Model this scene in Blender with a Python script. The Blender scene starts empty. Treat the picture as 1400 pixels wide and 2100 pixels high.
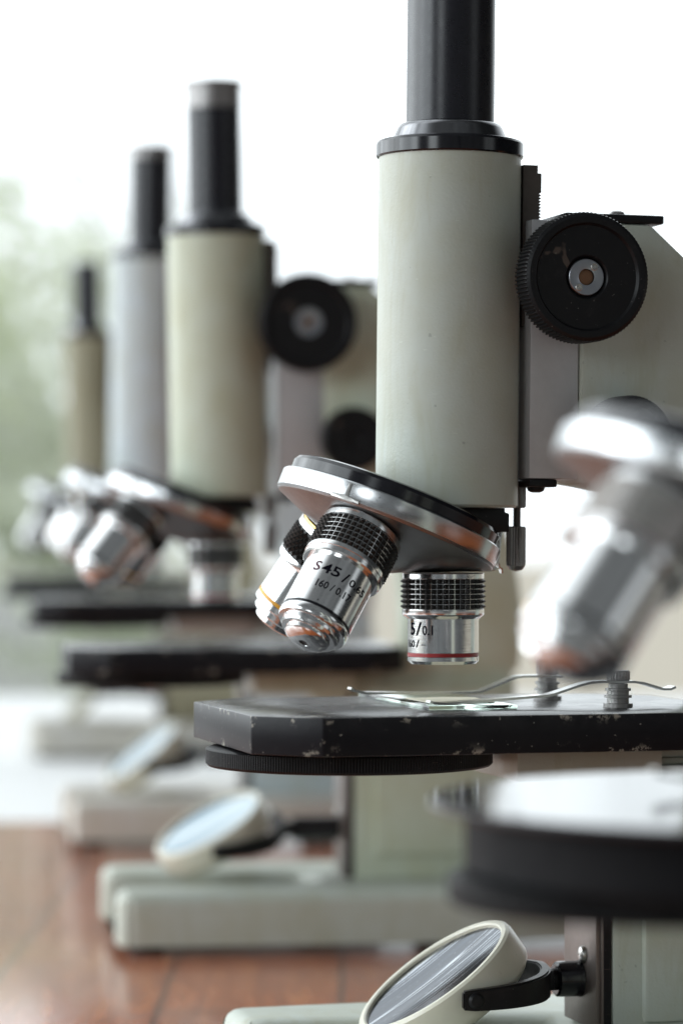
import bpy, bmesh, math, random
from mathutils import Matrix, Vector
random.seed(7)
S = bpy.context.scene
COL = S.collection
MM = 0.001
PI = math.pi
rad = math.radians

# ------------------------------------------------------------------ camera numbers
FPX, HOR, EYE = 6500.0, 1080.0, 0.179        # focal length in photo pixels, horizon row, eye height over the table

# ------------------------------------------------------------------ materials
def new_mat(name):
    m = bpy.data.materials.new(name); m.use_nodes = True
    nt = m.node_tree; nt.nodes.clear()
    out = nt.nodes.new('ShaderNodeOutputMaterial')
    p = nt.nodes.new('ShaderNodeBsdfPrincipled')
    nt.links.new(p.outputs[0], out.inputs[0])
    return m, nt, p

def nd(nt, t, **kw):
    n = nt.nodes.new(t)
    for k, v in kw.items():
        if k.startswith('i_'):
            n.inputs[k[2:].replace('_', ' ')].default_value = v
        else:
            setattr(n, k, v)
    return n

def coords(nt, scale=(1, 1, 1)):
    tc = nd(nt, 'ShaderNodeTexCoord'); mp = nd(nt, 'ShaderNodeMapping')
    mp.inputs['Scale'].default_value = scale
    nt.links.new(tc.outputs['Object'], mp.inputs['Vector'])
    return mp.outputs[0]

def noise(nt, vec, scale, detail=3, rough=.55, dist=0):
    n = nd(nt, 'ShaderNodeTexNoise'); n.inputs['Scale'].default_value = scale
    n.inputs['Detail'].default_value = detail; n.inputs['Roughness'].default_value = rough
    n.inputs['Distortion'].default_value = dist
    nt.links.new(vec, n.inputs['Vector'])
    return n.outputs[0]

def ramp(nt, fac, stops):
    r = nd(nt, 'ShaderNodeValToRGB'); e = r.color_ramp.elements
    while len(e) < len(stops): e.new(.5)
    for el, (p, c) in zip(e, stops):
        el.position = p; el.color = c if len(c) == 4 else (*c, 1)
    nt.links.new(fac, r.inputs[0])
    return r.outputs[0]

def mix(nt, fac, a, b, mode='MIX'):
    m = nd(nt, 'ShaderNodeMix', data_type='RGBA', blend_type=mode)
    for sock, v in ((0, fac), (6, a), (7, b)):
        if isinstance(v, bpy.types.NodeSocket): nt.links.new(v, m.inputs[sock])
        elif sock == 0: m.inputs[0].default_value = v
        else: m.inputs[sock].default_value = (*v, 1)
    return m.outputs[2]

def bump(nt, p, h, strength, dist):
    b = nd(nt, 'ShaderNodeBump'); b.inputs['Strength'].default_value = strength
    b.inputs['Distance'].default_value = dist
    nt.links.new(h, b.inputs['Height']); nt.links.new(b.outputs[0], p.inputs['Normal'])

def paint(name, col, stain=.5, rough=.42):
    m, nt, p = new_mat(name); v = coords(nt)
    big = noise(nt, v, 55, 4, .6)
    c = mix(nt, ramp(nt, big, [(.35, (0, 0, 0)), (.75, (1, 1, 1))]), col, tuple(a * b for a, b in zip(col, (.93, .90, .82))))
    st = ramp(nt, noise(nt, v, 38, 6, .7, 1.2), [(.60, (0, 0, 0)), (.74, (stain,) * 3)])
    c = mix(nt, st, c, tuple(a * b for a, b in zip(col, (.78, .70, .52))))
    sp = ramp(nt, noise(nt, v, 420, 2, .5), [(.75, (0, 0, 0)), (.775, (.4,) * 3)])
    c = mix(nt, sp, c, tuple(a * .35 for a in col))
    wipe = ramp(nt, noise(nt, coords(nt, (60, 60, 9)), 1.6, 5, .7, .6), [(.50, (0, 0, 0)), (.66, (.55,) * 3)])
    c = mix(nt, wipe, c, tuple(a * b for a, b in zip(col, (.84, .79, .66))))
    scr = ramp(nt, noise(nt, coords(nt, (260, 260, 1400)), 1.0, 2, .5, .4), [(.745, (0, 0, 0)), (.765, (.5,) * 3)])
    c = mix(nt, scr, c, tuple(min(1, a * 1.35) for a in col))
    rgh = nd(nt, 'ShaderNodeMapRange'); nt.links.new(noise(nt, v, 70, 5, .65), rgh.inputs[0])
    rgh.inputs['To Min'].default_value = rough * .7; rgh.inputs['To Max'].default_value = rough * 1.4
    nt.links.new(rgh.outputs[0], p.inputs['Roughness'])
    nt.links.new(c, p.inputs['Base Color'])
    p.inputs['Specular IOR Level'].default_value = .45
    h = noise(nt, v, 1150, 2, .5)
    bump(nt, p, h, .38, .0002)
    return m

def simple(name, col, rough=.4, metal=0, bumps=None, var=.0, spec=.5):
    m, nt, p = new_mat(name); v = coords(nt)
    c = mix(nt, noise(nt, v, 160, 4, .65), tuple(max(0, a * (1 - var)) for a in col), tuple(min(1, a * (1 + var)) for a in col))
    nt.links.new(c, p.inputs['Base Color'])
    rr = nd(nt, 'ShaderNodeMapRange'); nt.links.new(noise(nt, v, 330, 4, .6), rr.inputs[0])
    rr.inputs['To Min'].default_value = rough * .75; rr.inputs['To Max'].default_value = rough * 1.3
    nt.links.new(rr.outputs[0], p.inputs['Roughness'])
    p.inputs['Metallic'].default_value = metal
    p.inputs['Specular IOR Level'].default_value = spec
    if bumps: bump(nt, p, noise(nt, v, bumps[0], 3, .5), bumps[1], bumps[2])
    return m

def turned(name, col, rough=.2, aniso=.75, dirt=.4):
    """lathe-turned metal: fine rings round the part's own Z axis"""
    m, nt, p = new_mat(name)
    v = coords(nt)
    d = ramp(nt, noise(nt, v, 260, 5, .7), [(.56, (0, 0, 0)), (.72, (dirt,) * 3)])
    pits = ramp(nt, noise(nt, v, 900, 2, .5), [(.70, (0, 0, 0)), (.74, (dirt * 1.6,) * 3)])
    c = mix(nt, d, col, tuple(a * .72 for a in col))
    c = mix(nt, pits, c, tuple(a * .25 for a in col))
    nt.links.new(c, p.inputs['Base Color'])
    p.inputs['Metallic'].default_value = 1
    rr = nd(nt, 'ShaderNodeMapRange'); nt.links.new(noise(nt, v, 200, 4, .6), rr.inputs[0])
    rr.inputs['To Min'].default_value = rough * .8; rr.inputs['To Max'].default_value = rough * 1.35
    nt.links.new(rr.outputs[0], p.inputs['Roughness'])
    p.inputs['Anisotropic'].default_value = aniso
    t = nd(nt, 'ShaderNodeTangent', direction_type='RADIAL', axis='Z')
    nt.links.new(t.outputs[0], p.inputs['Tangent'])
    g = noise(nt, coords(nt, (1, 1, 30)), 120, 2, .5)
    bump(nt, p, g, .06, .00012)
    return m

def stage_mat():
    m, nt, p = new_mat('black_stage_enamel'); v = coords(nt)
    bev = nd(nt, 'ShaderNodeBevel', samples=4); bev.inputs['Radius'].default_value = .0022
    geo = nd(nt, 'ShaderNodeNewGeometry')
    dot = nd(nt, 'ShaderNodeVectorMath', operation='DOT_PRODUCT')
    nt.links.new(bev.outputs[0], dot.inputs[0]); nt.links.new(geo.outputs['True Normal'], dot.inputs[1])
    edge = nd(nt, 'ShaderNodeMapRange'); nt.links.new(dot.outputs['Value'], edge.inputs[0])
    edge.inputs['From Min'].default_value = .997; edge.inputs['From Max'].default_value = .955
    nz = noise(nt, v, 120, 6, .75)
    nm = ramp(nt, nz, [(.575, (0, 0, 0)), (.61, (1, 1, 1))])
    wear = nd(nt, 'ShaderNodeMath', operation='MULTIPLY', use_clamp=True)
    nt.links.new(edge.outputs[0], wear.inputs[0]); nt.links.new(nm, wear.inputs[1])
    spk = ramp(nt, noise(nt, v, 620, 2, .5), [(.735, (0, 0, 0)), (.755, (.8,) * 3)])
    dust = ramp(nt, noise(nt, v, 45, 8, .7, .8), [(.42, (0, 0, 0)), (.70, (.5,) * 3)])
    # dust lies on what faces up
    sep = nd(nt, 'ShaderNodeSeparateXYZ'); nt.links.new(geo.outputs['Normal'], sep.inputs[0])
    up = nd(nt, 'ShaderNodeMath', operation='MULTIPLY', use_clamp=True)
    nt.links.new(sep.outputs[2], up.inputs[0]); nt.links.new(dust, up.inputs[1])
    c = mix(nt, noise(nt, v, 120, 5, .7), (.007, .007, .009), (.014, .014, .017))
    c = mix(nt, up.outputs[0], c, (.22, .22, .22))
    c = mix(nt, spk, c, (.30, .29, .26))
    c = mix(nt, wear.outputs[0], c, (.42, .40, .34))
    nt.links.new(c, p.inputs['Base Color'])
    rr = nd(nt, 'ShaderNodeMapRange'); nt.links.new(noise(nt, v, 70, 6, .7, 1), rr.inputs[0])
    rr.inputs['To Min'].default_value = .12; rr.inputs['To Max'].default_value = .36
    zc = nd(nt, 'ShaderNodeMath', operation='MULTIPLY', use_clamp=True); zc.inputs[1].default_value = 1.0
    nt.links.new(sep.outputs[2], zc.inputs[0])                      # the top is polished by use, the sides are not
    rm = nd(nt, 'ShaderNodeMix', data_type='FLOAT'); nt.links.new(zc.outputs[0], rm.inputs[0]); rm.inputs[2].default_value = .36
    nt.links.new(rr.outputs[0], rm.inputs[3]); nt.links.new(rm.outputs[0], p.inputs['Roughness'])
    sm = nd(nt, 'ShaderNodeMix', data_type='FLOAT'); nt.links.new(zc.outputs[0], sm.inputs[0]); sm.inputs[2].default_value = .12; sm.inputs[3].default_value = .45
    nt.links.new(sm.outputs[0], p.inputs['Specular IOR Level'])
    bump(nt, p, noise(nt, v, 700, 3, .6), .25, .00012)
    return m

def wood_mat():
    m, nt, p = new_mat('varnished_red_wood')
    tc = nd(nt, 'ShaderNodeTexCoord')
    br = nd(nt, 'ShaderNodeTexBrick'); br.offset = .37; br.squash = 1
    mp = nd(nt, 'ShaderNodeMapping'); mp.inputs['Rotation'].default_value = (0, 0, rad(90))
    nt.links.new(tc.outputs['Object'], mp.inputs[0]); nt.links.new(mp.outputs[0], br.inputs['Vector'])
    for k, val in (('Scale', 1), ('Mortar Size', .0012), ('Brick Width', .62), ('Row Height', .068), ('Bias', 0), ('Mortar Smooth', .3)):
        br.inputs[k].default_value = val
    br.inputs['Color1'].default_value = (.0, .0, .0, 1); br.inputs['Color2'].default_value = (1, 1, 1, 1); br.inputs['Mortar'].default_value = (.2, .2, .2, 1)
    v = coords(nt, (22, 2.2, 22))
    grain = noise(nt, v, 6, 8, .65, 1.5)
    c1 = ramp(nt, grain, [(.25, (.23, .052, .015)), (.52, (.44, .118, .033)), (.78, (.66, .25, .08))])
    c2 = ramp(nt, br.outputs['Color'], [(0, (.74, .68, .66)), (.6, (1, 1, 1)), (1, (1.0, 1.0, .95))])
    c = mix(nt, 1.0, c1, c2, 'MULTIPLY')
    c = mix(nt, br.outputs['Fac'], c, (.09, .03, .012))
    nt.links.new(c, p.inputs['Base Color'])
    rr = nd(nt, 'ShaderNodeMapRange'); nt.links.new(noise(nt, coords(nt), 9, 6, .7), rr.inputs[0])
    rr.inputs['To Min'].default_value = .09; rr.inputs['To Max'].default_value = .22
    nt.links.new(rr.outputs[0], p.inputs['Roughness'])
    p.inputs['Specular IOR Level'].default_value = .65
    p.inputs['Sheen Weight'].default_value = .05; p.inputs['Sheen Roughness'].default_value = .35
    bump(nt, p, grain, .06, .0004)
    return m

def dusty(name, col, rough):
    m, nt, p = new_mat(name); v = coords(nt)
    c = mix(nt, noise(nt, v, 160, 4, .65), tuple(a * .7 for a in col), tuple(a * 1.4 for a in col))
    dst = ramp(nt, noise(nt, v, 85, 7, .75, .8), [(.56, (0, 0, 0)), (.78, (.10,) * 3)])
    c = mix(nt, dst, c, (.16, .15, .14))
    spk = ramp(nt, noise(nt, v, 1300, 2, .5), [(.735, (0, 0, 0)), (.76, (.6,) * 3)])
    c = mix(nt, spk, c, (.22, .21, .19))
    scr = ramp(nt, noise(nt, coords(nt, (55, 55, 900)), 1.0, 3, .6, .7), [(.70, (0, 0, 0)), (.72, (.5,) * 3)])
    c = mix(nt, scr, c, (.13, .10, .08))
    nt.links.new(c, p.inputs['Base Color'])
    rr = nd(nt, 'ShaderNodeMapRange'); nt.links.new(noise(nt, v, 120, 5, .7), rr.inputs[0])
    rr.inputs['To Min'].default_value = rough * .65; rr.inputs['To Max'].default_value = rough * 1.4
    nt.links.new(rr.outputs[0], p.inputs['Roughness']); p.inputs['Specular IOR Level'].default_value = .26
    bump(nt, p, noise(nt, v, 900, 3, .5), .12, .0001)
    return m

def glass_mat(name, col, rough=.03):
    m, nt, p = new_mat(name)
    p.inputs['Base Color'].default_value = (*col, 1)
    p.inputs['Transmission Weight'].default_value = 1
    p.inputs['Roughness'].default_value = rough; p.inputs['IOR'].default_value = 1.5
    return m

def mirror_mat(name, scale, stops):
    """old plane mirror: dark and bright reflections painted on as streaks, with fine dust specks"""
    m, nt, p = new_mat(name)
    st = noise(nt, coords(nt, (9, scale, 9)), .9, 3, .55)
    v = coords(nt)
    c = ramp(nt, st, stops)  # streak colours stand in for what the mirror would reflect
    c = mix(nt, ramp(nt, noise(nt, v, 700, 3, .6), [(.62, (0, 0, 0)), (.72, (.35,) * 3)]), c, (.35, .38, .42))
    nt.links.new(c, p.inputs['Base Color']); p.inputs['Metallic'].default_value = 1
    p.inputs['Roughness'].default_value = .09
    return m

def leaf_mat(name, a, b):
    m, nt, p = new_mat(name)
    c = mix(nt, noise(nt, coords(nt), 3.0, 3), a, b)
    nt.links.new(c, p.inputs['Base Color']); p.inputs['Roughness'].default_value = .5
    tr = nd(nt, 'ShaderNodeBsdfTranslucent'); nt.links.new(mix(nt, .5, c, (.88, .93, .74)), tr.inputs[0])
    ms = nd(nt, 'ShaderNodeMixShader'); ms.inputs[0].default_value = .6
    out = [n for n in nt.nodes if n.type == 'OUTPUT_MATERIAL'][0]
    nt.links.new(p.outputs[0], ms.inputs[1]); nt.links.new(tr.outputs[0], ms.inputs[2]); nt.links.new(ms.outputs[0], out.inputs[0])
    return m

M = dict(
    pale=paint('pale_grey_green_enamel', (.475, .512, .462)),
    cream=paint('cream_green_enamel', (.54, .585, .475)),
    grey=paint('cool_grey_enamel', (.57, .65, .69)),
    warm=paint('warm_grey_enamel', (.63, .61, .57)),
    tan=paint('olive_tan_enamel', (.36, .33, .23)),
    gloss=simple('glossy_black_lacquer', (.006, .006, .009), .14, var=.3),
    tube=simple('satin_black_tube', (.008, .008, .013), .28, var=.4, bumps=(500, .05, .0001)),
    black=dusty('black_plastic', (.006, .006, .007), .38),
    matt=simple('matt_black_knurl', (.013, .012, .011), .34, var=.5, bumps=(900, .15, .0001), spec=.3),
    stage=stage_mat(),
    chrome=turned('turned_chrome', (.74, .74, .74), .13, .45, .55),
    ring=turned('polished_ring', (.52, .53, .54), .20, .2, .5),
    brushed=simple('brushed_alloy', (.50, .50, .51), .45, .25, (1500, .25, .0001), .12),
    cast=simple('blasted_alloy', (.30, .305, .31), .40, 1, (1300, .35, .00015), .15),
    dchrome=simple('dark_chrome', (.20, .20, .21), .13, 1, None, .2),
    washer=simple('grey_washer', (.36, .37, .40), .30, 1, (900, .1, .0001), .15),
    steel=simple('worn_steel', (.50, .49, .47), .30, 1, (900, .15, .0001), .3),
    clipm=simple('spring_steel', (.62, .62, .60), .17, 1, (500, .08, .0001), .2),
    dark_steel=simple('dark_steel', (.27, .26, .255), .36, .8, (900, .2, .0001), .3),
    rack=simple('oiled_rack_steel', (.085, .07, .06), .5, .2, (900, .2, .0001), .3),
    plate=simple('brown_grey_plate', (.20, .17, .155), .38, .6, (1100, .2, .0001), .15),
    brass=simple('brass', (.72, .48, .16), .25, 1, None, .2),
    rust=simple('rusty_screw', (.16, .085, .045), .55, .4, (900, .4, .0002), .4),
    red=simple('red_band', (.36, .012, .014), .35, var=.2),
    yellow=simple('yellow_band', (.75, .36, .02), .35, var=.1),
    ink=simple('black_engraving', (.006, .006, .010), .9, spec=0),
    faded=simple('faded_engraving', (.10, .05, .06), .9, var=.6, spec=0),
    lens=simple('dark_front_lens', (.02, .017, .016), .08),
    ivory=simple('ivory_plastic', (.66, .64, .53), .30, var=.06, bumps=(200, .1, .0003)),
    mirror=mirror_mat('dark_mirror_painted_reflection', 330, [(.34, (.012, .018, .027)), (.55, (.04, .055, .08)), (.60, (.60, .64, .68)), (.63, (.022, .03, .045))]),
    mirror2=mirror_mat('pale_mirror_painted_reflection', 160, [(.36, (.12, .19, .25)), (.50, (.28, .36, .41)), (.64, (.52, .57, .58)), (.70, (.18, .25, .31))]),
    glass=glass_mat('green_edged_glass', (.80, .95, .86)),
    label=simple('cream_specimen', (.70, .66, .50), .6, var=.15),
    rubber=simple('black_rubber', (.02, .02, .02), .7),
    wood=wood_mat(),
    leaf1=leaf_mat('fresh_leaves', (.60, .66, .46), (.80, .84, .66)),  # both leaf colours paled to stand in for overexposure and haze
    leaf2=leaf_mat('haze_paled_leaves', (.58, .62, .54), (.72, .75, .67)),
    bark=simple('bark', (.12, .09, .06), .9, var=.3),
    cement=simple('grey_cement', (.36, .36, .34), .9, var=.12),
    ground=simple('pale_ground', (.64, .57, .46), .95, var=.05),
    deep=simple('matt_deep_black', (.004, .004, .005), .6, spec=.1),
    floor=simple('grey_floor_tiles', (.20, .19, .18), .5, var=.1),
    white=simple('white_table_glare', (.93, .93, .92), .55, var=.03),
    stage2=simple('glossy_stage_enamel', (.006, .006, .008), .10, var=.3),
)
M['ivory'].node_tree.nodes['Principled BSDF'].inputs['Subsurface Weight'].default_value = .25
M['ivory'].node_tree.nodes['Principled BSDF'].inputs['Subsurface Radius'].default_value = (.004, .004, .003)

# ------------------------------------------------------------------ mesh helpers (mm in, metres out)
ID = Matrix.Identity(4)

def ring_pts(bm, r, z, seg, T):
    return [bm.verts.new(T @ Vector((r * math.sin(2 * PI * i / seg), -r * math.cos(2 * PI * i / seg), z))) for i in range(seg)]

def add_lathe(bm, prof, seg=64, T=ID, mod=None, closed=False):
    """prof: (radius, height) list; r==0 makes a pole; mod(i, r, z) may change the radius"""
    rows = []
    for (r, z) in prof:
        if r <= 1e-6: rows.append([bm.verts.new(T @ Vector((0, 0, z)))])
        else:
            row = []
            for i in range(seg):
                a = 2 * PI * i / seg; q = mod(i, r, z) if mod else r
                row.append(bm.verts.new(T @ Vector((q * math.sin(a), -q * math.cos(a), z))))
            rows.append(row)
    pairs = list(zip(rows, rows[1:])) + ([(rows[-1], rows[0])] if closed else [])
    for A, B in pairs:
        for i in range(seg):
            j = (i + 1) % seg
            if len(A) == 1 and len(B) == 1: continue
            if len(A) == 1: bm.faces.new((A[0], B[i], B[j]))
            elif len(B) == 1: bm.faces.new((A[i], A[j], B[0]))
            else: bm.faces.new((A[i], A[j], B[j], B[i]))

def add_box(bm, lo, hi, bev=.6, T=ID, segs=2):
    r = bmesh.ops.create_cube(bm, size=1)
    vs = r['verts']
    c = [(a + b) / 2 for a, b in zip(lo, hi)]; s = [b - a for a, b in zip(lo, hi)]
    for v in vs: v.co = Vector([c[k] + v.co[k] * s[k] for k in range(3)])
    es = list({e for v in vs for e in v.link_edges})
    out = vs
    if bev:
        q = bmesh.ops.bevel(bm, geom=es, offset=bev, segments=segs, profile=.5, affect='EDGES')
        out = list({v for f in q['faces'] for v in f.verts} | {v for v in vs if v.is_valid})
    for v in out: v.co = T @ v.co
    return out

def add_prism(bm, pts, v0, v1, bev=0, T=ID, plane='uw', segs=2, bevel_filter=None):
    """outline in (u,w) swept along v, or in (u,v) swept along w"""
    def P(p, t): return Vector((p[0], t, p[1])) if plane == 'uw' else Vector((p[0], p[1], t))
    A = [bm.verts.new(P(p, v0)) for p in pts]; B = [bm.verts.new(P(p, v1)) for p in pts]
    n = len(pts)
    fs = [bm.faces.new(A), bm.faces.new(B[::-1])]
    for i in range(n):
        j = (i + 1) % n
        fs.append(bm.faces.new((A[j], A[i], B[i], B[j])))
    bmesh.ops.recalc_face_normals(bm, faces=fs)
    vs = A + B
    if bev:
        es = [e for e in {e for f in fs for e in f.edges}]
        if bevel_filter: es = [e for e in es if bevel_filter(e)]
        q = bmesh.ops.bevel(bm, geom=es, offset=bev, segments=segs, profile=.5, affect='EDGES')
        vs = list({v for f in q['faces'] for v in f.verts} | {v for v in vs if v.is_valid})
    for v in vs: v.co = T @ v.co

def obj(name, bm, mat, parent=None, M4=None, sharp=32, weld=False):
    for v in bm.verts: v.co *= MM
    bmesh.ops.recalc_face_normals(bm, faces=bm.faces)
    me = bpy.data.meshes.new(name); bm.to_mesh(me); bm.free()
    for p in me.polygons: p.use_smooth = True
    me.set_sharp_from_angle(angle=rad(sharp))
    me.materials.append(M[mat] if isinstance(mat, str) else mat)
    o = bpy.data.objects.new(name, me); COL.objects.link(o)
    if parent: o.parent = parent
    if M4 is not None:
        m = M4.copy(); m.translation = m.translation * MM; o.matrix_local = m
    return o

def NB(): return bmesh.new()

def frame(origin, z, yhint=(0, 1, 0)):
    z = Vector(z).normalized(); y = Vector(yhint); y = (y - z * y.dot(z)).normalized(); x = y.cross(z)
    m = Matrix((x, y, z)).transposed().to_4x4(); m.translation = Vector(origin)
    return m

def knurl_bm(r0, r1, z0, z1, cols, rows, diamond=False):
    bm = NB(); g = []
    for k in range(rows + 1):
        z = z0 + (z1 - z0) * k / rows
        off = (.5 * (k % 2)) if diamond else 0
        g.append([bm.verts.new((r0 * math.sin(2 * PI * (i + off) / cols), -r0 * math.cos(2 * PI * (i + off) / cols), z)) for i in range(cols)])
    if not diamond:
        for k in range(rows):
            for i in range(cols):
                j = (i + 1) % cols; a = 2 * PI * (i + .5) / cols; z = z0 + (z1 - z0) * (k + .5) / rows
                c = bm.verts.new((r1 * math.sin(a), -r1 * math.cos(a), z))
                q = (g[k][i], g[k][j], g[k + 1][j], g[k + 1][i])
                for t in range(4): bm.faces.new((q[t], q[(t + 1) % 4], c))
    else:
        def cell(b, l, t, r, a, z):
            c = bm.verts.new((r1 * math.sin(a), -r1 * math.cos(a), z))
            for p, q in ((b, r), (r, t), (t, l), (l, b)): bm.faces.new((p, q, c))
        for k in range(1, rows):
            for i in range(cols):
                o = k % 2
                # the diamond between row k-1 and k+1, left and right corners on row k
                l = g[k][i]; r = g[k][(i + 1) % cols]
                m_ = (i + o) % cols if o else (i + 1 - 1) % cols
                up = g[k + 1][(i + 1) % cols] if o else g[k + 1][i]
                dn = g[k - 1][(i + 1) % cols] if o else g[k - 1][i]
                a = 2 * PI * (i + .5 + (.5 if o else 0)) / cols
                cell(dn, l, up, r, a, z0 + (z1 - z0) * k / rows)
        for k in (0, rows):                     # half diamonds at both rims
            n = 1 if k == 0 else rows - 1
            for i in range(cols):
                o = k % 2
                t = g[n][(i + 1) % cols] if o else g[n][i]
                bm.faces.new((g[k][i], g[k][(i + 1) % cols], t))
    return bm

def text_bm(bm, body, size, a0, a1, z, r, lift=.05):
    """lettering wrapped round a cylinder of radius r between the angles a0 and a1 (degrees, 0 = the -Y side); size = capital height"""
    cu = bpy.data.curves.new('lettering', 'FONT'); cu.body = body; cu.size = 1; cu.resolution_u = 3; cu.offset = .016
    to = bpy.data.objects.new('lettering', cu); COL.objects.link(to)
    dg = bpy.context.evaluated_depsgraph_get(); me = bpy.data.meshes.new_from_object(to.evaluated_get(dg))
    k = size / .70
    tb = bmesh.new(); tb.from_mesh(me)
    bmesh.ops.triangulate(tb, faces=tb.faces)
    for _ in range(2):
        bmesh.ops.subdivide_edges(tb, edges=[e for e in tb.edges if e.calc_length() > .12], cuts=2); bmesh.ops.triangulate(tb, faces=tb.faces)
    x0 = min(v.co.x for v in tb.verts); x1 = max(v.co.x for v in tb.verts)
    vm = {}
    for v in tb.verts:
        a = rad(a0 + (a1 - a0) * (v.co.x - x0) / (x1 - x0)); q = r + lift
        vm[v] = bm.verts.new((q * math.sin(a), -q * math.cos(a), z + v.co.y * k))
    for f in tb.faces: bm.faces.new([vm[v] for v in f.verts])
    tb.free(); bpy.data.objects.remove(to); bpy.data.curves.remove(cu); bpy.data.meshes.remove(me)

# ------------------------------------------------------------------ objectives (own frame: z = up the barrel, 0 = the shoulder on the turret)
def objective(kind, parent, M4, letters=True, grip='matt'):
    b = NB()
    if kind == 'short':
        add_lathe(b, [(8, .3), (11.6, .3), (11.8, 0), (11.8, -1.3), (11.5, -1.4), (11.5, -10.1), (11.8, -10.2), (11.85, -11.6), (11.7, -11.9), (10.5, -12.9), (10.25, -12.9), (10.25, -22.6), (9.9, -22.7), (9.9, -23.8), (10.3, -23.9), (10.3, -25.0), (9.4, -25.9), (7.8, -25.9), (6.4, -24.6), (0, -24.6)], 96)
        o = obj('objective', b, 'chrome', parent, M4)
        obj('knurled_grip', knurl_bm(11.45, 12.4, -10.1, -1.4, 42, 6), grip, o, sharp=10)
        b = NB(); add_lathe(b, [(9.92, -22.75), (10.22, -22.75), (10.22, -23.75), (9.92, -23.75)], 96, closed=True); obj('colour_band', b, 'red', o)
        if letters:
            b = NB()
            for body, size, a0, a1, z in (('5', 3.5, -81, -68, -17.4), ('/', 3.7, -66, -53, -17.5), ('0.1', 2.7, -52, -33, -17.4), ('160', 2.1, -91, -69, -21.0), ('/', 2.2, -66, -58, -21.0), ('\u2013', 2.1, -54, -46, -21.0)):
                text_bm(b, body, size, a0, a1, z, 10.25)
            obj('lettering', b, 'ink', o)
    elif kind == 'long':
        add_lathe(b, [(8, .3), (11.6, .3), (11.8, 0), (11.8, -1.7), (11.5, -1.8), (11.5, -11.0), (11.8, -11.1), (11.9, -12.0), (11.9, -12.4), (11.7, -12.5), (11.7, -13.9), (11.3, -14.4), (10.25, -14.4), (10.25, -30.3), (10.0, -30.4), (10.0, -31.0), (10.2, -31.1), (10.3, -31.4), (10.3, -32.6), (9.9, -33.5), (8.6, -33.6), (8.5, -33.9), (8.5, -34.9), (8.0, -35.6), (6.6, -35.7), (6.5, -36.0), (6.5, -36.7), (6.2, -37.1), (4.3, -38.3), (1.4, -38.4), (1.2, -37.8), (0, -37.8)], 96)
        o = obj('objective', b, 'chrome', parent, M4)
        obj('knurled_grip', knurl_bm(11.45, 12.4, -11.0, -1.8, 42, 6), grip, o, sharp=10)
        b = NB(); add_lathe(b, [(9.95, -30.35), (10.28, -30.35), (10.28, -31.0), (9.95, -31.0)], 96, closed=True); obj('colour_band', b, 'gloss', o)
        b = NB(); add_lathe(b, [(1.3, -38.3), (.8, -38.1), (0, -38.05)], 32); obj('front_lens', b, 'lens', o)
        if letters:
            b = NB(); text_bm(b, 'S', 3.0, -60, -48, -20.6, 10.25); obj('lettering', b, 'faded', o)
            b = NB()
            for body, size, a0, a1, z in (('45', 3.0, -45, -14, -20.8), ('/', 3.0, -8, 1, -21.2), ('0.65', 2.2, 5, 41, -21.0), ('160 / 0.17', 2.2, -42, 19, -25.4)):
                text_bm(b, body, size, a0, a1, z, 10.25)
            obj('lettering', b, 'ink', o)
    else:
        add_lathe(b, [(8, .3), (11.4, .3), (11.6, 0), (11.6, -1.7), (11.3, -1.8), (11.3, -10.4), (11.6, -10.5), (11.7, -11.8), (11.2, -12.8), (10.0, -13.0), (10.0, -24.3), (9.7, -24.4), (9.7, -25.4), (10.0, -25.5), (10.0, -27.3), (9.3, -27.9), (8.7, -28), (8.7, -29.7), (8.2, -30.2), (7, -30.3), (7, -31.8), (6.3, -32.4), (4, -33), (1.5, -33), (1.3, -32.4), (0, -32.4)], 96)
        o = obj('objective', b, 'chrome', parent, M4)
        obj('knurled_grip', knurl_bm(11.35, 12.2, -10.4, -1.8, 34, 8, True), grip, o, sharp=10)
        b = NB(); add_lathe(b, [(9.72, -24.4), (10.02, -24.4), (10.02, -25.4), (9.72, -25.4)], 96, closed=True); obj('colour_band', b, 'yellow', o)
        b = NB(); add_lathe(b, [(9.5, .9), (11.2, .9), (11.2, .3), (9.5, .3)], 64, closed=True); obj('brass_ring', b, 'brass', o)
    return o

def knob_bm(r, t, n, seg_per=4, groove=.83, hole=5.3, dep=1.0):
    """fluted knob, own frame: axis z, face at z = 0, body to z = -t (z points to the viewer)"""
    bm = NB(); seg = n * seg_per
    def mod(i, q, z):
        if q < r * .94: return q
        ph = (i % seg_per) / seg_per
        d = .55 * (1 if ph in (0, .25) else 0)
        return q - d * (1 if (-t + .5 < z < -.9) else .15)
    add_lathe(bm, [(0, -t - 3), (r * .45, -t - 3), (r * .45, -t), (r - 1.2, -t), (r, -t + .8), (r, -1.4), (r - .35, -.6), (r - 1.3, -.05), (r * .88, 0), (r * groove, -.15), (r * (groove - .035), -dep), (hole + 1.0, -dep), (hole + .5, -dep - .6), (hole, -dep - 1.4), (0, -dep - 1.4)], seg, mod=mod)
    return bm

def screw_head(bm, T, r=2.4, h=1.2):
    add_lathe(bm, [(0, 0), (r, 0), (r, .25 * h), (r * .86, .7 * h), (r * .5, .97 * h), (r * .16, h), (0, h * .7)], 24, T)

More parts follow.
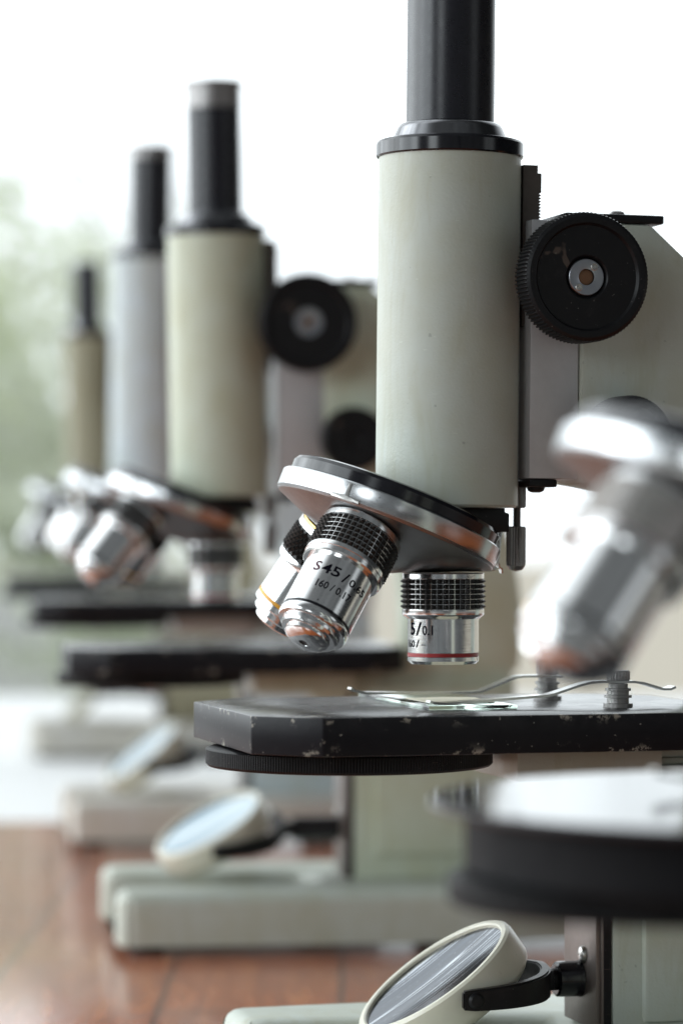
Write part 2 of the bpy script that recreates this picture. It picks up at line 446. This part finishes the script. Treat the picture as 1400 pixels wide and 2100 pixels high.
def strip_bm(path, w, t):
    """bent flat strip: path of (u, w-height) at its centre line, width along v"""
    bm = NB(); n = len(path); rows = []
    for i, (u, h) in enumerate(path):
        a = path[max(0, i - 1)]; c = path[min(n - 1, i + 1)]
        d = Vector((c[0] - a[0], c[1] - a[1])).normalized(); nrm = Vector((-d.y, d.x)) * t / 2
        ww = w[i] if isinstance(w, list) else w
        rows.append([bm.verts.new((u + s * nrm.x, v, h + s * nrm.y)) for (s, v) in ((1, -ww / 2), (1, ww / 2), (-1, ww / 2), (-1, -ww / 2))])
    for A, B in zip(rows, rows[1:]):
        for k in range(4): bm.faces.new((A[k], A[(k + 1) % 4], B[(k + 1) % 4], B[k]))
    bm.faces.new(rows[0]); bm.faces.new(rows[-1][::-1])
    return bm

# ------------------------------------------------------------------ the microscope
def microscope(label, px, dist, yaw, paint_key='pale', lean=0., body_r=20.5, body_top=285.3, body_bot=184.6, tube_r=12.7, tube_top=352,
               metal_band=None, arm_top=267, arm_u=36, block=(21, 36), P=221.6, phis=(0, -120, 112), stage_w=127.5, knob=(30.5, 249.5, 18.4),
               fine=(47, 204.5, 12.4), pillar_u=44.5, dz=0, base_key=None, hub=5.3, front=True, mirror_tilt=35.5, base_front=-44, base_h=26, base_back=0, mirror_roll=0, round_stage=None, chrome_grip=False):
    root = bpy.data.objects.new('microscope', None); COL.objects.link(root)
    root.location = ((px - 700) * dist / FPX, dist, 0); root.rotation_euler = (0, 0, rad(yaw))
    root.location = (root.location.x * MM, dist * MM, 0)
    root.empty_display_size = .02
    root['label'] = label; root['category'] = 'microscope'; root['group'] = 'school microscopes lined up along the table'
    bk = base_key or paint_key
    # everything above the stage leans a little as one
    L = Matrix.Translation((0, 0, 230)) @ Matrix.Rotation(rad(lean), 4, 'Y') @ Matrix.Translation((0, 0, -230))

    # ---- base: horseshoe with two toes pointing to the front (-u)
    b = NB()
    f = base_front
    out = [(f, -63), (70, -66), (110, -55), (132, -30), (136, 0), (132, 30), (110, 55), (70, 66), (f, 63), (f - 4, 58), (f - 4, 36), (f + 1, 31), (20, 27), (38, 20), (44, 0), (38, -20), (20, -27), (f + 1, -31), (f - 4, -36), (f - 4, -58)]
    out = [(u + (base_back if u > 60 else 0), v) for u, v in out]
    add_prism(b, out, 4, base_h, 5.5, ID, 'uv', 4, lambda e: abs(e.verts[0].co.z - e.verts[1].co.z) < .1 and e.verts[0].co.z > 15 or abs(e.verts[0].co.z - e.verts[1].co.z) > 5)
    base = obj('base', b, bk, root, sharp=50)
    for (u, v) in ((f + 9, -46), (f + 9, 46), (100, -36), (100, 36)):
        b = NB(); add_lathe(b, [(0, 0), (7, 0), (7.5, 1), (7.5, 4.2), (0, 4.2)], 24, Matrix.Translation((u, v, 0))); obj('rubber_foot', b, 'rubber', base)

    # ---- pillar, with the plate that carries the mirror
    pu = pillar_u
    b = NB()
    add_prism(b, [(pu, base_h - .5), (128, base_h - .5), (129, stage_w - 15), (pu, stage_w - 15)], -16, 16, 1.6)
    add_box(b, (pu + 9, -18.2, 36), (pu + 70, 18.2, stage_w - 17), 1.5)
    pil = obj('pillar', b, paint_key, root)
    b = NB(); add_box(b, (pu - 2.8, -15, base_h + .3), (pu - .05, 15, stage_w - 20), .25); add_box(b, (pu - 4.2, -13.6, base_h + .4), (pu - 2.75, 14.4, stage_w - 22), .2)
    plate = obj('mounting_plate', b, 'plate', root)
    b = NB(); add_prism(b, [(pu - 2.4, base_h + .4), (pu - .3, base_h + .4), (pu - .3, stage_w - 20), (pu - 2.4, stage_w - 20)], -15.4, -15.05, 0)
    obj('edge_strip', b, 'black', plate)
    for (v, w) in ((-3, 54.5), (5, 96)):
        b = NB(); screw_head(b, frame((pu - 4.2, v, w), (-1, 0, 0)), 2.6, 1.5)
        o = obj('screw', b, 'steel', plate)

    # ---- mirror in its fork
    mc = Vector((-4.7, 0, 50 + dz)); n = Vector((-math.sin(rad(mirror_tilt)), 0, math.cos(rad(mirror_tilt))))
    pv = mc - n * 6.2 + Vector((0, 0, 1.6))
    RR = Matrix.Translation(pv) @ Matrix.Rotation(rad(mirror_roll), 4, 'X') @ Matrix.Translation(-pv)     # the fork turns in its socket
    Tm = RR @ frame(mc, n)
    b = NB()
    add_lathe(b, [(23.2, -1.6), (23.4, -.4), (23.9, 0), (25.2, 0), (26.0, -.7), (26.3, -2), (26.3, -9.3), (25.8, -10.4), (24.6, -11.6), (23, -12), (0, -12)], 96, Tm)
    ring = obj('mirror_ring', b, 'ivory', root)
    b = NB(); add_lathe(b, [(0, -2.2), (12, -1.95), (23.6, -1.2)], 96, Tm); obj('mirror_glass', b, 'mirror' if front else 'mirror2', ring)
    # half-ring fork with pivots at both ends
    b = NB(); rows = []
    R0, R1 = 27.6, 30.6
    path = [(-3.5, -1), (0, -1)]
    N = 28
    pts = []
    for k in range(N + 1):
        a = -PI / 2 + PI * k / N
        e = abs(abs(a) / (PI / 2))                       # 1 at the tips
        hh = 3.0 + 1.5 * (1 - e)
        pts.append((math.cos(a), math.sin(a), hh, 1.4 * (1 - e)))
    pts = [(-.12, -1, 2.6, 0)] + pts + [(-.12, 1, 2.6, 0)]
    for (cx, cy, hh, zo) in pts:
        flat = 1.0
        rows.append([b.verts.new(pv + Vector((cx * R * flat, cy * R, zo + s * hh))) for (R, s) in ((R0, -1), (R1, -1), (R1, 1), (R0, 1))])
    for A, B in zip(rows, rows[1:]):
        for k in range(4): b.faces.new((A[k], A[(k + 1) % 4], B[(k + 1) % 4], B[k]))
    b.faces.new(rows[0]); b.faces.new(rows[-1][::-1])
    bmesh.ops.recalc_face_normals(b, faces=b.faces)
    bmesh.ops.bevel(b, geom=[e for e in b.edges if len(e.link_faces) == 2 and e.calc_face_angle(0) > .6], offset=.5, segments=2, affect='EDGES')
    for sgn in (-1, 1):
        add_lathe(b, [(0, 25.9), (2.3, 25.9), (2.3, 30.9), (1.6, 31.6), (0, 31.8)], 24, frame(pv, (0, sgn, 0), (0, 0, 1)))
    x0 = pv.x + R1 - .4; zs = pv.z + .6
    Tx = frame((x0, 0, zs), (1, 0, 0), (0, 0, 1)); Lx = pu - 4.3 - x0
    add_box(b, (x0 - 2, -5.5, zs - 2.6), (x0 + 1.5, 5.5, zs + 3.4), .7)
    add_lathe(b, [(0, 0), (3.2, 0), (3.2, min(4.2, Lx * .35)), (0, min(4.2, Lx * .35))], 32, Tx)
    for vv in b.verts: vv.co = RR @ vv.co
    fork = obj('mirror_fork', b, 'black', ring)
    b = NB(); a0 = min(3.6, Lx * .3)
    add_lathe(b, [(0, a0), (4.5, a0), (5.1, a0 + .6), (5.2, a0 + 2), (5.2, Lx - 1.2), (5.4, Lx - .1), (0, Lx - .1)], 48, Tx)
    obj('socket', b, 'gloss', ring)

    # ---- stage
    b = NB(); c = 16
    so = [(-67, -36.5), (-67 + c, -36.5 - c), (60, -36.5 - c), (60 + c, -36.5), (60 + c, 36.5), (60, 36.5 + c), (-67 + c, 36.5 + c), (-67, 36.5)]
    if round_stage:
        add_lathe(b, [(0, stage_w - 14), (round_stage - 8, stage_w - 14), (round_stage - 7, stage_w - 13), (round_stage - 7, stage_w - 1.6), (0, stage_w - 1.6)], 160, Matrix.Translation((-2, 0, 0)))
    else: add_prism(b, so, stage_w - 10.5, stage_w, .45, ID, 'uv', 2)
    stage = obj('stage', b, 'deep' if round_stage else 'stage', root, sharp=25)
    if round_stage:
        b = NB(); add_lathe(b, [(0, stage_w - 1.55), (round_stage - .4, stage_w - 1.55), (round_stage, stage_w - 1.2), (round_stage, stage_w - .4), (round_stage - .4, stage_w), (0, stage_w)], 160, Matrix.Translation((-2, 0, 0)))
        obj('stage_plate', b, 'stage2', stage, sharp=25)
    b = NB(); add_box(b, (14, -21, stage_w - 21), (58, 21, stage_w - 10.6), 1); add_prism(b, [(40, stage_w - 24), (128, stage_w - 24), (128, stage_w - 11.2), (78, stage_w - 11.2), (74, stage_w - 12), (40, stage_w - 12)], -14.5, 14.5, 1)
    obj('stage_bracket', b, paint_key, root)
    b = NB()
    n_t = 300; sp = 3
    def mod(i, q, z): return q - (.28 if (q > 40.5 and i % sp == 0) else 0)
    zt = stage_w - (13.4 if round_stage else 10.9)
    add_lathe(b, [(0, zt - .2), (38.5, zt - .2), (40.2, zt - .5), (41, zt - 1), (41, zt - 5.0), (40.3, zt - 5.7), (38, zt - 6), (0, zt - 6)], n_t * sp, Matrix.Translation((-29.5, 0, 0)), mod)
    dia = obj('diaphragm_disc', b, 'black', root, sharp=25)
    b = NB(); add_lathe(b, [(0, -.1), (5, -.1), (5, -1.6), (3.6, -2.3), (0, -2.3)], 32, Matrix.Translation((-29.5, 0, zt - 6))); obj('pivot_screw', b, 'steel', dia)

    # ---- stage clips with posts
    sw = stage_w
    cl = [(dict(uv=(37, 20), tip=-24, path=[(-24, 4.2), (-22.6, 3.4), (-19.5, 2.8), (-4, 2.5), (13, 2.5), (15.5, 2.7), (17, 3.2), (25, 6.3), (27, 6.9), (29, 7.1), (41, 7.1)]), 12.5, 'dark_steel'),
          (dict(uv=(44, -22), tip=-12, path=[(-12.5, 2.4), (-11, 1.9), (-8, 1.75), (8, 2.7), (22, 3.6), (24, 4.0), (32, 6.5), (35, 7.2), (38, 7.4), (48, 7.2), (51, 6.8), (57, 5.0), (59, 5.0), (60.5, 5.6)]), 10.5, 'dark_steel')]
    for q, hgt, mk in cl:
        (u, v) = q['uv']
        Tp = Matrix.Translation((u, v, sw))
        b = NB(); bm2 = strip_bm([(p[0], sw + p[1]) for p in q['path']], [4.2] * 2 + [5.2] * (len(q['path']) - 4) + [5.6] * 2, .7)
        for vv in bm2.verts: vv.co.y += v
        b.free(); clip = obj('stage_clip', bm2, 'clipm', root, sharp=40)
        b = NB()
        add_lathe(b, [(0, 0), (4.2, 0), (4.2, 1.1), (3.1, 1.2), (3.1, 2.6), (3.9, 2.7), (3.9, 3.5), (3.1, 3.6), (3.1, 4.6), (3.7, 4.7), (3.7, 5.4), (2.8, 5.5), (2.8, 6.7)], 36, Tp)
        add_lathe(b, [(0, 7.6), (3.2, 7.6), (3.4, 8), (3.4, hgt - .5), (3.0, hgt), (0, hgt)], 48, Tp, lambda i, r, z: r - (.18 if i % 2 else 0))
        obj('clip_post', b, mk, clip)

    # ---- arm, its cover plate, slide block and rack
    T = arm_top; au = arm_u
    outl = [(au, 192), (au, T), (57 + au - 36, T), (72 + au - 36, T - 13), (94, T - 36), (110, T - 62), (122, T - 92), (129, T - 122), (132, stage_w + 8), (129, stage_w - 14), (79, stage_w - 14), (80, stage_w + 20), (77, 168), (70, 181), (58, 189)]
    # smooth the back and the throat
    def smooth(pts, keep):
        q = []
        for i, p in enumerate(pts):
            if i in keep: q.append(p); continue
            a, c2 = pts[i - 1], pts[(i + 1) % len(pts)]
            for t in (.25, .5, .75):
                x = (1 - t) ** 2 * (a[0] + p[0]) / 2 + 2 * t * (1 - t) * p[0] + t * t * (p[0] + c2[0]) / 2
                y = (1 - t) ** 2 * (a[1] + p[1]) / 2 + 2 * t * (1 - t) * p[1] + t * t * (p[1] + c2[1]) / 2
                q.append((x, y))
        return q
    b = NB(); add_prism(b, smooth(outl, {0, 1, 2, 3, 9, 10}), -13.5, 13.5, 1.5, L)
    arm = obj('arm', b, paint_key, root, sharp=40)
    b = NB(); add_box(b, (au - 5, -13, T + .2), (61 + au - 36, 13, T + 2.7), .4, L); cov = obj('cover_plate', b, 'black', arm)
    b = NB(); screw_head(b, L @ frame((au + 13, -6, T + 2.7), (0, 0, 1)), 2.4, 1.7); obj('screw', b, 'dark_steel', cov)
    b = NB()
    add_prism(b, [(block[0], -12), (block[1] - .3, -12), (block[1] - .3, 12), (block[0], 12)], 193, T + .4, .5, L, 'uv')
    blk = obj('slide_block', b, 'brushed', root)
    b = NB(); add_box(b, (block[0] + .1, -12.3, 190.6), (block[0] + 8.4, 6, 192.9), .4, L); screw_head(b, L @ frame((block[0] + 3.4, -8, 190.6), (0, 0, -1)), 2.6, 1.6); obj('stop_plate', b, 'black', blk)
    # rack: toothed bar on the back of the body
    b = NB(); rk = [(body_r - .3, T - 30), (body_r - .3, body_top - 1.7), (body_r + 4.1, body_top - 1.7), (body_r + 4.1, body_top - 4), (body_r + 5.2, body_top - 4), (body_r + 5.2, body_top - 9.5)]
    z = body_top - 9.5
    while z > T - 28:
        rk += [(body_r + 4.5, z - .45), (body_r + 5.3, z - .85)]; z -= .9
    rk += [(body_r + 4.4, T - 30)]
    add_prism(b, rk, -6.5, 6, 0, L); obj('rack', b, 'rack', root, sharp=20)

    # ---- body tube with collar and drawtube
    b = NB()
    add_lathe(b, [(0, body_bot), (body_r - .7, body_bot), (body_r, body_bot + .7), (body_r, body_top), (0, body_top)], 128, L)
    body = obj('body_tube', b, paint_key, root)
    b = NB(); k = body_r / 20.5; z = body_top
    add_lathe(b, [(body_r * .9, z + .05), (body_r + .5, z + .05), (body_r + .75, z + .4), (body_r + .75, z + 3.9), (body_r + .3, z + 4.6), (body_r - 1, z + 5.0), (body_r * .6, z + 5.1)], 128, L)
    coll = obj('collar', b, 'gloss', body)
    b = NB(); add_lathe(b, [(16.9 * k, z + 5.0), (16.6 * k, z + 5.5), (15.4 * k, z + 8.2), (14.8 * k, z + 9.3), (14.1 * k, z + 9.7), (tube_r, z + 9.75)], 128, L)
    obj('dome_ring', b, 'dchrome', coll)
    b = NB()
    add_lathe(b, [(tube_r - .05, body_top + 5), (tube_r, body_top + 6), (tube_r, tube_top), (tube_r - .5, tube_top + .4), (tube_r - 1.5, tube_top + .4), (tube_r - 1.5, tube_top - 8), (0, tube_top - 8)], 96, L)
    dt = obj('drawtube', b, 'tube', root)
    if metal_band:
        b = NB(); add_lathe(b, [(tube_r - .4, tube_top + .5), (tube_r + .12, tube_top + .5), (tube_r + .12, tube_top + metal_band), (tube_r + 1.2, tube_top + metal_band + .2), (tube_r + 1.2, tube_top + metal_band + 1.6), (tube_r - 1.6, tube_top + metal_band + 1.6), (tube_r - 1.6, tube_top + .5)], 64, L, closed=True)
        obj('eyepiece_rim', b, 'dark_steel', dt)

    # ---- focus knobs on the near and the far side
    for s in (-1, 1):
        T1 = frame(L @ Vector((knob[0], s * 34, knob[1])), (0, s, 0), (0, 0, 1))
        o = obj('coarse_focus_knob', knob_bm(knob[2], 10.5, 100, 4), 'black', root, T1, sharp=24)
        b = NB(); add_lathe(b, [(2.3, -1.9), (2.3, -1.35), (2.6, -1.25), (hub - .3, -1.25), (hub - .05, -1.5), (hub - .05, -2.3)], 64)
        w = obj('washer', b, 'washer', o)
        b = NB(); add_lathe(b, [(0, -1.9), (1.2, -1.8), (2.2, -2.1), (2.3, -2.6)], 32); obj('spindle_end', b, 'rust', o)
        for a in (rad(52), rad(232)):
            b = NB(); add_lathe(b, [(1.05, -1.3), (1.05, -1.12), (.9, -1.02), (.72, -1.05), (.62, -1.22), (.3, -1.25), (.22, -1.02), (0, -.98)], 24, Matrix.Translation((math.cos(a) * 3.7, math.sin(a) * 3.7, 0)))
            obj('spanner_hole', b, 'steel', w)
        T2 = frame(L @ Vector((fine[0], s * 27, fine[1])), (0, s, 0), (0, 0, 1))
        o = obj('fine_focus_knob', knob_bm(fine[2], 11, 70, 4, .8, 3.4, .8), 'black', root, T2, sharp=24)

    # ---- revolving nosepiece: a tilted disc, a cone with three seats
    t = rad(22); a = Vector((-math.sin(t), 0, -math.cos(t))); e1 = Vector((math.cos(t), 0, -math.sin(t))); e2 = Vector((0, 1, 0))
    lp = (P - 221.6)
    Pp = L @ Vector((-1.4, 0, P))
    Tn = frame(Pp, -a)                                         # z along -a (up the turret's axis)
    b = NB()
    add_lathe(b, [(0, -58), (7, -57.6), (9, -56.6), (32.6, -46.8), (33.0, -46.4), (33.3, -45.8), (33.3, -41.0), (33.1, -40.7), (20, -40.7), (0, -40.7)], 160)
    nose = obj('nosepiece', b, 'cast', root, Tn, sharp=20)
    b = NB(); add_lathe(b, [(32.9, -46.55), (33.35, -45.7), (33.35, -41.0), (33.05, -40.6), (31.4, -40.6), (31.4, -46.2)], 160, closed=True); obj('chrome_rim', b, 'ring', nose, sharp=30)
    for k in range(3):
        T1 = Matrix.Rotation(rad(-38 + 120 * k), 4, 'Z')
        b = NB(); add_prism(b, [(-4.4, -46.3), (4.4, -46.3), (4.4, -45.2), (.6, -44.9), (.45, -41.4), (-.45, -41.4), (-.6, -44.9), (-4.4, -45.2)], -33.75, -32, .15, T1)
        obj('click_stop', b, 'steel', nose)
    b = NB(); add_lathe(b, [(0, -40.5), (31.2, -40.5), (31.5, -40.2), (31.5, -37.4), (30.9, -36.4), (29.6, -35.9), (0, -35.7)], 160); obj('cover_ring', b, 'gloss', nose, sharp=30)
    # fixed block over the turret and its spring clip: built in the microscope's frame
    b = NB()
    wb = body_bot
    add_prism(b, [(-8, wb - .2), (-8, wb - 4), (-2, wb - 7), (14.9, wb - 7), (14.9, wb - 1.7), (13.6, wb - 1.4), (13.6, wb - .2)], -13, 13, .3, L)
    blk2 = obj('nosepiece_block', b, 'black', root)
    b = NB(); bb = strip_bm([(14.95, wb - 2.2), (15.3, wb - 2.2), (15.7, wb - 6), (15.0, wb - 12), (14.8, wb - 15.5), (15.1, wb - 17.2), (15.9, wb - 17.6), (16.2, wb - 18.9)], [4, 4, 4.4, 5, 4.6, 4, 3.4, 2.6], .5); b.free()
    for vv in bb.verts: vv.co = L @ Vector((vv.co.x, vv.co.y * .8 - 2, vv.co.z))
    obj('spring_clip', bb, 'clipm', blk2)
    b = NB(); screw_head(b, L @ frame((15.6, -2, wb - 4.2), (1, 0, 0)), 1.7, 1.0); obj('screw', b, 'steel', blk2)
    kinds = {0: 'short', 1: 'long', 2: 'mid'}
    for k, ph in enumerate(phis):
        f = rad(ph)
        d = (a * math.cos(t) + (e1 * math.cos(f) + e2 * math.sin(f)) * math.sin(t)).normalized()
        objective(kinds[k], root, frame(Pp + d * 56.2, -d), letters=front, grip='steel' if chrome_grip else 'matt')

    # ---- stop screw between body and block
    b = NB(); su, sv = body_r + .9, 0
    Ts = L @ Matrix.Translation((su, sv, 0))
    add_lathe(b, [(0, 192.4), (2.6, 192.4), (2.6, 185), (2.1, 184.6), (0, 184.6)], 40, Ts, lambda i, r, z: r - (.25 if i % 2 and r > 2.3 else 0))
    zz = 184.6; pr = []
    while zz > 179.0:
        pr += [(1.25, zz), (1.0, zz - .2)]; zz -= .4
    add_lathe(b, pr, 24, Ts)
    Tq = L @ Matrix.Translation((su - .2, sv, 0))
    add_lathe(b, [(0, 179.3), (2.5, 179.3), (2.85, 178.9), (2.85, 168.8), (2.7, 167.8), (1.9, 166.7), (0, 166.2)], 44, Tq, lambda i, r, z: r - (.3 if i % 2 and r > 2.75 else 0))
    obj('stop_screw', b, 'dark_steel', root, sharp=20)
    return root

def slide(root, stage_w, label):
    b = NB(); add_box(b, (-13, -24.5, 0), (13, 50, 1.15), .12)
    o = obj('glass_slide', b, 'glass'); o.matrix_world = Matrix.Translation(root.location + Vector((0, 0, (stage_w + .06) * MM))) @ Matrix.Rotation(root.rotation_euler.z, 4, 'Z')
    o['label'] = label; o['category'] = 'glass slide'
    b = NB(); add_box(b, (-9.5, -14.5, 1.2), (9.5, 9, 1.42), .05); obj('cover_slip', b, 'glass', o)
    b = NB(); add_prism(b, [(-10, -15), (9, -16), (10.5, 8), (2, 12), (-10, 10)], 1.46, 1.62, 0, ID, 'uv'); obj('specimen', b, 'label', o)
    return o

main = microscope('pale green microscope in sharp focus, glass slide clipped on its chipped black stage', 918, 915, 15, 'pale', lean=.6, base_front=-50, base_h=33.5)
slide(main, 127.5, 'clear glass slide with cream specimen held under the clips of the sharp microscope')

microscope('blurred microscope at the right edge, only its glaring objectives and stage in view', 1655, 610, 15, 'pale', lean=.3, P=224.5, body_bot=188, phis=(0, -138, 108), stage_w=126.8, round_stage=71, front=False, chrome_grip=True)
microscope('cream green microscope just behind the sharp one, black tube with grey metal rim', 448, 1386, 8, 'cream', lean=-.9, body_r=21.3, body_top=305.5, body_bot=192, tube_r=11.9, tube_top=361, mirror_tilt=28, mirror_roll=13, base_back=42,
           metal_band=10.5, arm_top=283, arm_u=45, block=(25, 45), P=228, phis=(0, -137, 110), knob=(36, 266, 21.3), fine=(56, 216, 14), pillar_u=57.5, base_key='pale', hub=8, front=False)
microscope('cool grey microscope half hidden behind the cream green one', 304, 1830, 8, 'grey', lean=.6, body_r=22, body_top=333, body_bot=200, tube_r=12.4, tube_top=391, mirror_tilt=38, mirror_roll=10,
           metal_band=6, arm_top=305, arm_u=45, block=(25, 45), base_key='warm', P=236, phis=(0, -114, 126), stage_w=138, knob=(35.6, 285, 18.2), fine=(56, 230, 12.5), pillar_u=57.5, hub=8, front=False)
microscope('olive tan microscope with thin dark tube, farthest in the row', 186, 2500, 8, 'tan', lean=-1.2, body_r=18.5, body_top=329, body_bot=200, tube_r=11.5, tube_top=387,
           arm_top=300, arm_u=45, block=(25, 45), P=238, mirror_tilt=48, mirror_roll=-5, phis=(0, -120, 100), stage_w=140, knob=(35.6, 280, 18.2), fine=(56, 226, 12.5), pillar_u=57.5, base_key='warm', front=False)

# ------------------------------------------------------------------ table
def table(y0, y1, mat, label):
    tab = bpy.data.objects.new('table', None); COL.objects.link(tab); tab.location = (0, (y0 + y1) / 2, -.75)
    tab['label'] = label; tab['category'] = 'table'; h = (y1 - y0) * 500
    b = NB(); add_box(b, (-800, -h, 715), (800, h, 750), 3); obj('tabletop', b, mat, tab)
    for sx in (-700, 700):
        for sy in (-h + 80, h - 80):
            b = NB(); add_box(b, (sx - 35, sy - 35, 0), (sx + 35, sy + 35, 714.5), 3); obj('leg', b, mat, tab)
table(.42, 1.925, 'wood', 'varnished red brown wooden table under the sharp microscope')
table(1.93, 3.35, 'white', 'added white tabletop standing in for glare on the far end of the wooden table')  # white surface added in place of bright glare on the wood

# ------------------------------------------------------------------ surroundings far behind
def structure(name, bm, mat):
    o = obj(name, bm, mat); o['kind'] = 'structure'; return o
b = NB(); add_box(b, (-60000, -6000, -1000), (60000, 90000, -751), 0); structure('ground', b, 'ground')
b = NB(); add_box(b, (-12000, -5900, -760), (12000, 4200, -747), 0); structure('floor', b, 'floor')

b = NB(); add_box(b, (-30000, 4300, -760), (-230, 60000, -746), 0); structure('path', b, 'cement')

def shrub(x, y, h, rx, z0, mat, n, label, leaf=55):
    r = bpy.data.objects.new('garden_tree', None); COL.objects.link(r); r.location = (x, y, -.75)
    r['label'] = label; r['category'] = 'tree'; r['group'] = 'greenery outside beyond the tables'
    b = NB()
    for k in range(5):
        a = random.uniform(0, 6.28); lean = random.uniform(.05, .35)
        p0 = Vector((random.uniform(-60, 60), random.uniform(-60, 60), 0)); p1 = Vector((math.cos(a) * lean * rx * 1000, math.sin(a) * lean * rx * 1000, h * 800))
        add_lathe(b, [(0, 0), (28, 0), (22, .4), (8, 1)], 8, Matrix.Translation(p0) @ (p1 - p0).to_track_quat('Z', 'Y').to_matrix().to_4x4() @ Matrix.Scale((p1 - p0).length, 4, (0, 0, 1)))
    obj('trunk', b, 'bark', r)
    b = NB(); clumps = []
    for k in range(26):
        a = random.uniform(0, 6.28); q = random.random() ** .5
        clumps.append((Vector((math.cos(a) * q * rx, math.sin(a) * q * rx, z0 + (h - z0) * random.random())) * 1000, random.uniform(.10, .24) * 1000))
    for k in range(n):
        c, s = random.choice(clumps)
        p = c + Vector((random.gauss(0, 1), random.gauss(0, 1), random.gauss(0, .7))) * s * .6
        q = Vector((random.gauss(0, 1), random.gauss(0, 1), random.gauss(0, 1))).normalized(); w = q.orthogonal().normalized(); l = leaf * random.uniform(.6, 1.2)
        u = q.cross(w)
        f = [b.verts.new(p + u * l), b.verts.new(p + w * l * .4), b.verts.new(p - u * l), b.verts.new(p - w * l * .4)]
        b.faces.new(f)
    obj('crown', b, mat, r)
shrub(-1.25, 9.2, 1.98, .55, .9, 'leaf1', 1350, 'light green loose tree at the left picture edge, tallest of the greenery')
shrub(-.82, 10.0, 1.80, .50, .7, 'leaf2', 1400, 'dull green bush behind the thin farthest microscope tube')

shrub(-1.15, 8.4, 1.36, .85, .25, 'leaf2', 2600, 'low wide pale green bush along the grey path')

# ------------------------------------------------------------------ light: an open bright side at the left and behind, a dim room on the other
w = bpy.data.worlds.new('World'); S.world = w; w.use_nodes = True
nt = w.node_tree; bg = nt.nodes['Background']
tc = nd(nt, 'ShaderNodeTexCoord')
def lobe(direction, lo, hi, a, b):
    d = nd(nt, 'ShaderNodeVectorMath', operation='DOT_PRODUCT'); d.inputs[1].default_value = Vector(direction).normalized()
    nt.links.new(tc.outputs['Generated'], d.inputs[0])
    m = nd(nt, 'ShaderNodeMapRange', interpolation_type='SMOOTHSTEP'); m.inputs['From Min'].default_value = lo; m.inputs['From Max'].default_value = hi
    m.inputs['To Min'].default_value = a; m.inputs['To Max'].default_value = b
    nt.links.new(d.outputs['Value'], m.inputs[0]); return m.outputs[0]
add = nd(nt, 'ShaderNodeMath', operation='ADD')
nt.links.new(lobe((-.50, .80, .25), .12, .60, .035, 2.0), add.inputs[0])
ad2 = nd(nt, 'ShaderNodeMath', operation='ADD')
nt.links.new(lobe((-.35, -.85, .35), -.15, .7, 0, .17), ad2.inputs[0]); nt.links.new(add.outputs[0], ad2.inputs[1])
for args in (((-.46, -.86, .22), .983, .996, 0, 5.5), ((-.82, -.52, .20), .987, .997, 0, 3.0), ((.80, -.42, .18), .975, .995, 0, .8)):          # windows of that room, and an unseen glow added at right for chrome streaks
    a3 = nd(nt, 'ShaderNodeMath', operation='ADD'); nt.links.new(lobe(*args), a3.inputs[0]); nt.links.new(ad2.outputs[0], a3.inputs[1]); ad2 = a3      # the dim room behind the camera
nt.links.new(lobe((-.90, .36, .28), .82, .95, 0, 3.5), add.inputs[1])
cm = mix(nt, noise(nt, tc.outputs['Generated'], 2.2, 2), (.86, .95, 1.0), (.94, .985, 1.0))
cl = nd(nt, 'ShaderNodeMapRange'); nt.links.new(noise(nt, tc.outputs['Generated'], 9, 3, .5), cl.inputs[0])   # thin cloud
cl.inputs['From Min'].default_value = .3; cl.inputs['From Max'].default_value = .55; cl.inputs['To Min'].default_value = .52; cl.inputs['To Max'].default_value = 1
cm = mix(nt, 1, cm, cl.outputs[0], 'MULTIPLY')
nt.links.new(cm, bg.inputs[0]); nt.links.new(ad2.outputs[0], bg.inputs[1])

la = bpy.data.lights.new('window_light', 'AREA'); la.shape = 'RECTANGLE'; la.size = 1.0; la.size_y = .9; la.energy = 11.5; la.color = (.88, .96, 1.0)
lo = bpy.data.objects.new('window_light', la); COL.objects.link(lo); lo.location = (-1.5, .40, .60)
lo.rotation_euler = (Vector((0, 1.15, .15)) - lo.location).to_track_quat('-Z', 'Y').to_euler()

# ------------------------------------------------------------------ camera
cam = bpy.data.cameras.new('camera'); co = bpy.data.objects.new('camera', cam); COL.objects.link(co)
co.location = (0, 0, EYE); co.rotation_euler = (rad(90), 0, 0)
cam.sensor_fit = 'VERTICAL'; cam.sensor_height = 36; cam.sensor_width = 24; cam.lens = FPX / 2100 * 36
cam.shift_y = (HOR - 1050) / 2100
cam.clip_start = .02; cam.clip_end = 300
cam.dof.use_dof = True; cam.dof.focus_distance = .893; cam.dof.aperture_fstop = 9.6
S.camera = co
S.view_settings.view_transform = 'Standard'; S.view_settings.look = 'None'; S.view_settings.gamma = 1; S.view_settings.exposure = 0
S.cycles.use_denoising = True
S.cycles.max_bounces = 10
S.cycles.sample_clamp_indirect = 8
